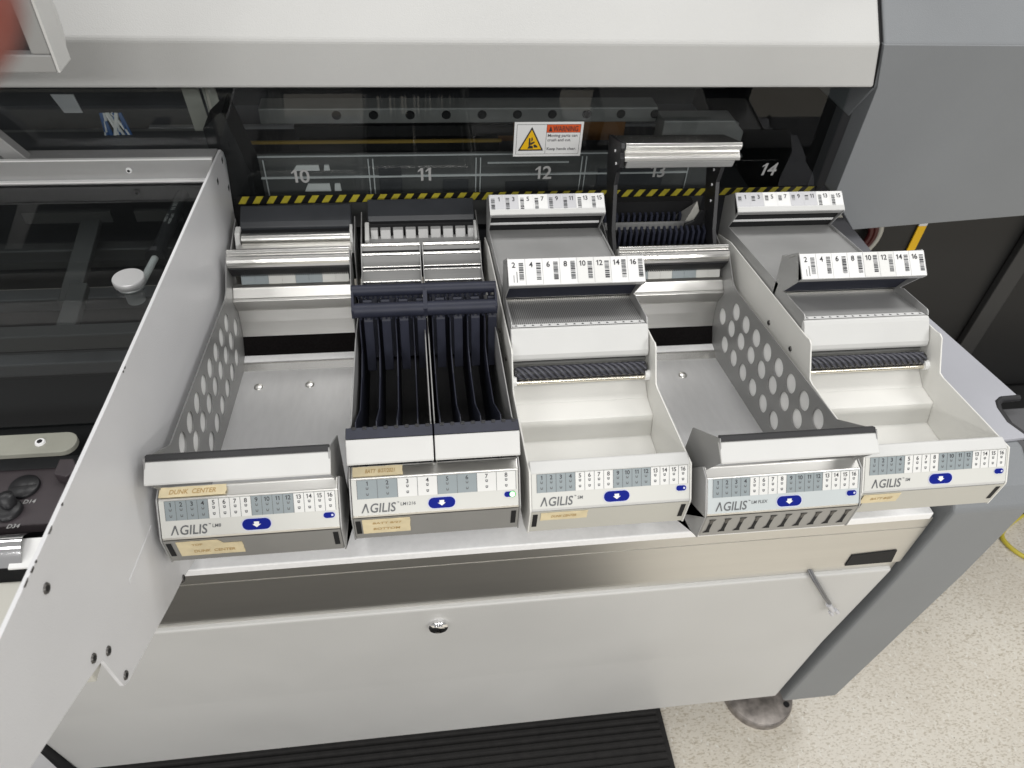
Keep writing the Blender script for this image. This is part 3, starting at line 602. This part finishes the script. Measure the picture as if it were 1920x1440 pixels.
# --- second magazine with two cassettes
m1 = new_mag(1, .0069, 'feeder magazine with eight numbered slots and a lit green status light, carrying two black cassettes')
fr1, lf1 = front(m1, 'LM1216', 8, 'pbody', lit=True); lm_sides(m1); lm_back(m1, 'comb')
tape(m1, LEDGE(), .004, .0005, .052, .0105, [('BATT  8/27/2021', .016, .0055, .0040, .028)])
tape(m1, lf1, .010, -.0255, .0565, -.002, [('BATT 8/27', .020, -.008, .003, .028), ('BOTTOM', .020, -.018, .0036, .026)])
def cassette():
    c = empty('tape_cassette', (0, 0, 0), 'x', 'tape cassette', 'tape cassettes with black dividers')
    w = .0812
    side = [(.018, .030), (.030, .034), (.06, .012), (.20, .004), (.36, -.034), (.385, -.036), (.420, -.012), (.428, -.018), (.43, -.06), (.35, -.13), (.05, -.11), (.012, .012)]
    for x in (0, w-.0012): MB().prism(side, x, x+.0012, 'alu_paint').build('side_wall', c, .0003)
    tr = MB().prism([(.4265, -.020), (.4235, -.0165), (.4180, -.0190), (.4140, -.0235), (.4085, -.0215), (.4040, -.0235), (.4000, -.0310), (.3975, -.0360), (.3920, -.0385), (.3870, -.0430), (.3800, -.0480), (.3790, -.052), (.380, -.065), (.430, -.05)], .0013, w-.0013, 'alu_g')
    for yy, zz, r_, m_ in ((.4225, -.0175, .0034, 'alu_s'), (.4075, -.0228, .0028, 'alu_s'), (.3970, -.0362, .0014, 'alu_s'), (.3925, -.0388, .0010, 'alu_s'), (.3795, -.0485, .0018, 'alu_s')):
        tr.cyl((.0014, yy, zz), (w-.0014, yy, zz), r_, m_, 16)
    tr.box(.0014, w-.0014, .4128, .4150, -.0240, -.0215, 'void'); tr.box(.0014, w-.0014, .3942, .3954, -.0380, -.0358, 'void')
    tr.build('top_rail', c)
    MB().prism([(.05, -.098), (.36, -.125), (.36, -.128), (.05, -.101)], .0013, w-.0013, 'black').build('bottom_sheet', c)
    bk = MB().prism([(.30, -.115), (.375, -.050), (.378, -.052), (.305, -.12)], .0013, w-.0013, 'navy')
    bk.build('back_wall', c)
    div = [(.372, -.042), (.375, -.052), (.30, -.118), (.06, -.098), (.032, .010), (.034, .0185), (.043, .0195), (.055, .022), (.064, .016), (.108, -.016), (.165, -.0225), (.205, -.016), (.216, .012), (.250, .030), (.262, .018), (.30, -.028)]
    for k in range(4):
        x = .0055+.0205*k
        MB().prism(div, x, x+.0013, 'navy').build('divider', c, .0003)
    hb = MB()
    for k in range(4):
        x = .0075+.0205*k; hb.prism([(.235, .034), (.222, .012), (.205, -.05), (.208, -.052), (.226, .012), (.240, .032)], x+.003, x+.0135, 'navy')
    hb.build('tape_flap', c, .0006)
    for (yy, zz, r, x0, x1) in ((.2435, .0410, .0068, -.002, w+.001), (.2240, .0275, .0085, .0005, w-.0005)):
        b = MB().cyl((x0, yy, zz), (x1, yy, zz), r, 'navy', 20)
        for k in range(13): b.box(x0+.006+k*.0058, x0+.0082+k*.0058, yy-.004, yy+.006, zz-r-.0025, zz-.002, 'navy')
        b.build('cross_handle', c, .0004)
    MB().prism([(.250, .043), (.244, .0475), (.2165, .033), (.2165, .022), (.225, .018), (.250, .036)], -.002, .001, 'navy').build('handle_end', c, .0006)
    MB().prism([(.250, .043), (.244, .0475), (.2165, .033), (.2165, .022), (.225, .018), (.250, .036)], w-.0015, w+.001, 'navy').build('handle_end', c, .0006)
    MB().prism([(.0170, .0385), (.0020, .0215), (.0012, .0195), (.0040, .0185), (.022, .034)], -.0008, w+.0003, 'white').build('front_bar', c, .0008)
    eb = MB().prism([(.0172, .0390), (.0225, .0345), (.0345, .0300), (.030, .0410)], -.0008, w+.0003, 'navy')
    for k in range(8):
        x = .005+.01*k; eb.prism([(.0338, .0345), (.0300, .0422), (.0270, .0410), (.0310, .0330)], x, x+.004, 'black')
    eb.build('slotted_edge', c, .0005)
    return c
def copy_tree(o, parent=None):
    n = o.copy(); COL.objects.link(n); n.parent = parent
    for ch in o.children: copy_tree(ch, n)
    return n
cA = cassette(); cB = copy_tree(cA)
cA.location = (P+.0012, .0065, 0); cB.location = (P+.0850, .0065, 0)
cA['label'] = 'black cassette with tall dividers and stained white front bar, next to the open reel tray'
cB['label'] = 'black cassette with tall dividers and clean white front bar, next to the cream magazine'
# --- SM magazines
def barcode(mb, fr, u, v0, v1, w, seed, d):
    r = random.Random(seed); v = v0
    while v < v1-.0006:
        h_ = r.uniform(.0007, .0019); h_ = min(h_, v1-v)
        mb.rect(fr, u-w/2, v, u+w/2, v+h_, r.choice(['ink', 'ink2', 'ink2', 'ink3']), d); v += h_+r.uniform(.0003, .0009)
def sm(i, d, label, perf):
    m = new_mag(i, d, label); front(m, 'SM', 16, 'pbody')
    poly = [(-.0005, .0010), (-.0225, -.0305), (-.0232, -.0335), (-.0220, -.070), (.0, -.086), (.08, -.10), (.10, -.17), (.44, -.17), (.462, -.05), (.455, -.026), (.41, -.011), (.165, .0215), (.158, .0235), (.152, .0215), (.147, .014), (.128, -.012), (.120, -.0128)]
    for x in (0, .1652):
        s_ = MB().prism(poly, x, x+.0018, 'cream').build('side_plate', m, .0004)
        if x == 0:
            for y, z in ((.247, -.025), (.184, -.014)): screw(s_, (-.0002, y, z), (-1, 0, 0), .0036)
    MB().prism([(.0145, -.074), (.1035, -.074), (.1115, -.047), (.138, -.0455), (.172, -.026), (.175, -.026), (.175, -.085), (.0145, -.085)], .0019, .1651, 'cream').build('bin', m, .0008)
    MB().prism([(.1755, -.046), (.1720, -.0215), (.1712, -.012), (.178, -.011), (.180, -.046)], .0019, .1651, 'rearw').build('rear_wall', m)
    MB().box(.0030, .1640, .1725, .180, -.0108, -.002, 'void').build('wall_gap', m)
    MB().prism([(.188, .0285), (.1845, .0285), (.1805, .0255), (.1655, .0065), (.1635, .0015), (.1650, -.0030), (.1700, -.0055), (.1760, -.004), (.188, .024)], .0030, .1640, 'white').build('roller_cover', m, .0012, 3)
    # spiral roller
    sp_ = MB(); sp_.cyl((.006, .157, -.0140), (.162, .157, -.0140), .0056, 'black')
    for ph in range(5):
        sp_.tube([(.008+.152*t/120, .157+.0060*math.cos(.21*t+ph*2*math.pi/5), -.0140+.0060*math.sin(.21*t+ph*2*math.pi/5)) for t in range(121)], .0020, 'spiral', 6)
    sp_.build('spiral_roller', m)
    MB().cyl((.004, .1495, -.0215), (.163, .1495, -.0215), .0030, 'brass').build('tear_bar', m)
    MB().cyl((.0019, .1505, -.020), (.0075, .1505, -.020), .0062, 'paper').build('end_cap', m)
    MB().cyl((.1595, .1505, -.020), (.1651, .1505, -.020), .0062, 'paper').build('end_cap', m)
    # lower deck
    dk = MB(); dk.prism([(.186, .0285), (.196, .0255), (.246, .0145), (.262, .0110), (.262, .0098), (.246, .0133), (.196, .0243), (.186, .0273)], .0052, .1618, 'perf' if perf else 'alu_paint')
    dk.build('deck', m)
    mk = MB(); df = Fr((0, .1885, .0285), (1, 0, 0), (0, .0075, -.0023)); mk.rect(df, .006, -.001, .161, .0072, 'paper', .0004)
    for k in range(16): mk.shape(df, [(.0100+.0097*k-.0017, .0015), (.0100+.0097*k+.0017, .0015), (.0100+.0097*k, .0052)], 'ink', .0007)
    mk.build('position_marks', m)
    ck = [(.186, .0300), (.1885, .0335), (.192, .0345), (.243, .0265), (.2505, .0225), (.2530, .0185), (.2205, .0635), (.2465, .0835), (.2780, .058), (.268, .0), (.188, .005)]
    for x in (.0036, .1620): MB().prism(ck, x, x+.0014, 'alu_paint').build('cheek_plate', m, .0003)
    MB().prism([(.2555, .0165), (.2575, .012), (.262, .012), (.262, .0165)], .0052, .1618, 'alu_s').build('fold', m)
    ts = MB().prism([(.256, .0185), (.238, .052), (.242, .054), (.262, .02)], .0052, .1618, 'navy')
    for k in range(16): ts.box(.0075+.0097*k, .0135+.0097*k, .2365, .2385, .050, .0525, 'alu_s')
    ts.build('tape_exit', m)
    def box(name, y0, z0, y1, z1, nums, low):
        b = MB().prism([(y0, z0), (y1, z1), (y1+.022, z1-.020), (y1+.020, z1-.021), (y1, z1-.0016), (y0+.0015, z0+.0008), (y0+.006, z0-.006), (y0+.005, z0-.007)], .0030, .1640, 'alu_paint').build('label_box' , m, .0004)
        f = Fr((0, y0, z0), (1, 0, 0), (0, y1-y0, z1-z0)); L = math.hypot(y1-y0, z1-z0); s = MB()
        s.rect(f, .0034, .0006, .1636, L-.0005, 'paper', .0006)
        cw = .1602/8
        for k, nn in enumerate(nums):
            u = .0034+cw*k; g = k in (0, 1, 4, 5)
            if low:
                if g: s.rect(f, u+.0003, .0012, u+cw-.0002, L-.0008, 'pcell_w' if k > 1 else 'paper', .0009)
                s.rect(f, u+cw-.0003, .0012, u+cw, L-.0006, 'ink3', .0011)
                s.text(f, str(nn), u+.0066, L-.0075, .0062, 'ink', d=.0012)
                barcode(s, f, u+.0152, .0065, L-.0045, .0052, nn*7+i, .0012)
                if k == 0:
                    s.rect(f, u+.0095, .004, u+.0103, .0165, 'ink2', .0012); s.rect(f, u+.0058, .004, u+.0068, .0125, 'ink3', .0012)
            else:
                s.rect(f, u+.0002, .0085, u+cw-.0002, L-.0008, 'paper_g' if g else 'paper', .0009)
                s.text(f, str(nn), u+.0130, L-.0072, .0060, 'ink', d=.0012)
                barcode(s, f, u+.0048, .0085 if not (i == 4 and k < 6) else .017, L-.0055, .0050, nn*7+i, .0012)
        if not low: s.rect(f, .0034, .0008, .1636, .0075, 'white', .0012)
        s.build('label_strip', b)
    box('lower', .2195, .0635, .2450, .0830, [2, 4, 6, 8, 10, 12, 14, 16], True)
    # upper deck
    MB().prism([(.264, .0205), (.444, -.0075), (.444, -.0088), (.264, .0190)], .0052, .1618, 'alu_paint').build('upper_deck', m)
    cu = [(.264, .0245), (.428, -.0010), (.4375, -.0030), (.4400, -.0065), (.4195, .0305), (.4445, .0485), (.474, .026), (.462, -.035), (.264, .0)]
    for x in (.0036, .1620): MB().prism(cu, x, x+.0014, 'alu_paint').build('cheek_plate', m, .0003)
    MB().prism([(.442, -.006), (.430, .020), (.434, .022), (.446, -.004)], .0052, .1618, 'void').prism([(.4355, .0065), (.4335, .0105), (.4350, .0113), (.437, .0073)], .0052, .1600, 'steel').build('upper_tape_exit', m)
    box('upper', .4205, .0310, .4455, .0480, [1, 3, 5, 7, 9, 11, 13, 15], False)
    return m
m2 = sm(2, .0, 'cream two deck feeder magazine with perforated deck, between the black cassettes and a reel tray', True)
tape(m2, Fr((0, -.0222, -.033), (1, 0, 0), (0, -.0012, .0355)), .0115, -.0145, .0595, -.002, [('DUNK CENTER', .022, -.008, .0038, .026)])
m4 = sm(4, -.0064, 'cream two deck feeder magazine with plain deck, at the end of the row', False)
tape(m4, Fr((0, -.0222, -.033), (1, 0, 0), (0, -.0012, .0355)), .004, -.0165, .046, -.002, [('BATT 8/27', .014, -.009, .0038, .024)])
# --- FLEX magazine
m3 = new_mag(3, -.0208, 'pale blue fronted feeder magazine with raised lid and a row of black slots')
front(m3, 'FLEX', 16, 'pbody_b', slots=True); lm_sides(m3); lm_back(m3, 'open')
reel_tray(m3, 'open aluminium reel tray with holed sides between the two cream magazines', 'right')

# ================================================================== AROUND THE MACHINE
mt = MB(); mt.box(-1.4, .684, -1.0, .30, -.8995, -.888, 'matrub')
y = -.98
while y < .29:
    mt.prism([(y, -.8882), (y+.002, -.8845), (y+.007, -.8845), (y+.009, -.8882)], -1.39, .674, 'matrub'); y += .0135
tagt(mt.build('floor_mat'), 'black ribbed rubber mat on the floor below the white skirt cover', 'mat')
# dangling connector lead
cb = empty('connector_lead', (.763, .022, -.298), 'thin grey lead with a small plug hanging over the cover edge', 'lead')
c_ = MB(); o_ = Vector((.763, .022, -.298))
for s_ in (0, .0035):
    c_.tube([Vector((.757+s_, .045, -.290))-o_, Vector((.763+s_, .022, -.298))-o_, Vector((.778+s_, .020, -.320))-o_, Vector((.800+s_, .022, -.354))-o_, Vector((.816+s_*.6, .024, -.376))-o_], .0017, 'grcable', 8)
c_.build('wire', cb)
p_ = MB()
p_.tube([Vector((.816, .024, -.378))-o_, Vector((.830, .025, -.399))-o_], .0042, 'paper_g', 8); p_.tube([Vector((.827, .024, -.401))-o_, Vector((.834, .024, -.411))-o_], .003, 'paper_g', 6); p_.tube([Vector((.833, .024, -.396))-o_, Vector((.841, .024, -.406))-o_], .003, 'paper_g', 6); p_.build('plug', cb)
# right background
bc = empty('charcoal_cabinet', (1.1, .75, -.9), 'charcoal cabinet behind the grey end leg with a diagonal lighter trim band', 'cabinet')
k_ = MB().box(-.15, 2.2, .0, .6, .01, 1.25, 'charcoal').build('body', bc)
MB().prism_y([(.425, 1.1), (.470, 1.1), (.478, .24), (.432, .24)], -.02, -.002, 'charcoal2').box(-.02, .10, -.012, -.002, .3, .9, 'charcoal').build('trim_band', bc, .003)
tagt(MB().prism_y([(1.277, -.2185), (1.295, -.2185), (1.297, -.36), (1.279, -.36)], .745, .7478, 'yellowp').prism_y([(1.277, -.218), (1.295, -.218), (1.295, -.15), (1.277, -.15)], .745, .7478, 'paper').build('marker_strip'), 'bright yellow strip with a white end on the dark cabinet', 'strip')
hs = MB()
for r, m_ in ((.062, 'beige'), (.052, 'red'), (.042, 'red')): hs.tube([(1.115+r*math.cos(t*math.pi/18), .72, -.22+r*math.sin(t*math.pi/18)) for t in range(37)], .006, m_, 8)
tagt(hs.build('hose_coil'), 'dark red hose coil hanging under the grey end cap', 'hose')
yc = MB()
def smooth(pts, n=6):
    out = []
    P_ = [Vector(p) for p in pts]; P_ = [P_[0]]+P_+[P_[-1]]
    for i in range(1, len(P_)-2):
        for k in range(n):
            t = k/n; a, b, c, d = P_[i-1:i+3]
            out.append(.5*((2*b)+(c-a)*t+(2*a-5*b+4*c-d)*t*t+(3*b-a-3*c+d)*t**3))
    return out+[P_[-2]]
yc.tube(smooth([(1.80, .50, -.894), (1.69, .455, -.894), (1.640, .425, -.894), (1.632, .395, -.894), (1.655, .355, -.894), (1.72, .315, -.894), (1.95, .25, -.894)]), .0055, 'cable', 10)
tagt(yc.build('yellow_cable'), 'yellow cable lying on the floor beside the grey leg', 'cable')
tagt(MB().box(1.55, 2.4, .47, .74, -.899, -.70, 'charcoal').build('floor_box', bevel=.01), 'low black box on the floor behind the yellow cable', 'box')
# monitor hanging at the top left
mon = empty('monitor', (-.055, .25, .291), 'pale grey framed monitor hanging in front of the white hood at top left', 'monitor')
fm = MB(); T_ = .032
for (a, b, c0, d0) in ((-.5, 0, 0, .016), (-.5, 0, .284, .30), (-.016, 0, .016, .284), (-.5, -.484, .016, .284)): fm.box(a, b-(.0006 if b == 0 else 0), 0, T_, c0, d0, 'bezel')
fm.build('bezel', mon, .0015); MB().box(-.0005, .002, .001, T_, .0, .30, 'hood').build('lit_side', mon, .0006); MB().box(-.484, -.016, .010, T_+.004, .016, .284, 'black').build('screen', mon)  # pale side piece carries the lit tone of the bezel's own paint
MB().prism([(T_, .01), (T_+.006, .02), (T_+.008, .04), (T_+.002, .07), (T_, .07)], -.02, .002, 'hood').build('corner_lug', mon, .001)
# the photographer's fingertip at the very edge of the frame
def cpt(px, py, dep): return CAMP+dep*(fwd+r2*((px-960)/F)-u2*((py-720)/F))
t0, t1 = cpt(-192, -20, .055), cpt(-584, -430, .062)
ax = (t0-t1).normalized(); R_ = .0078
fg = MB(); n = 8
path = [t1-ax*.03, t1]+[t0-ax*.012]+[t0+ax*(R_*math.sin(math.pi/2*k/n)) for k in range(n+1)]
fg.tube(path, R_, 'skin', 24, True, [R_*1.1, R_*1.05, R_*1.02]+[max(.0004, R_*math.cos(math.pi/2*k/n)) for k in range(n+1)])
tagt(fg.build('person'), 'reddish out of focus fingertip of the person at the top left edge', 'person')
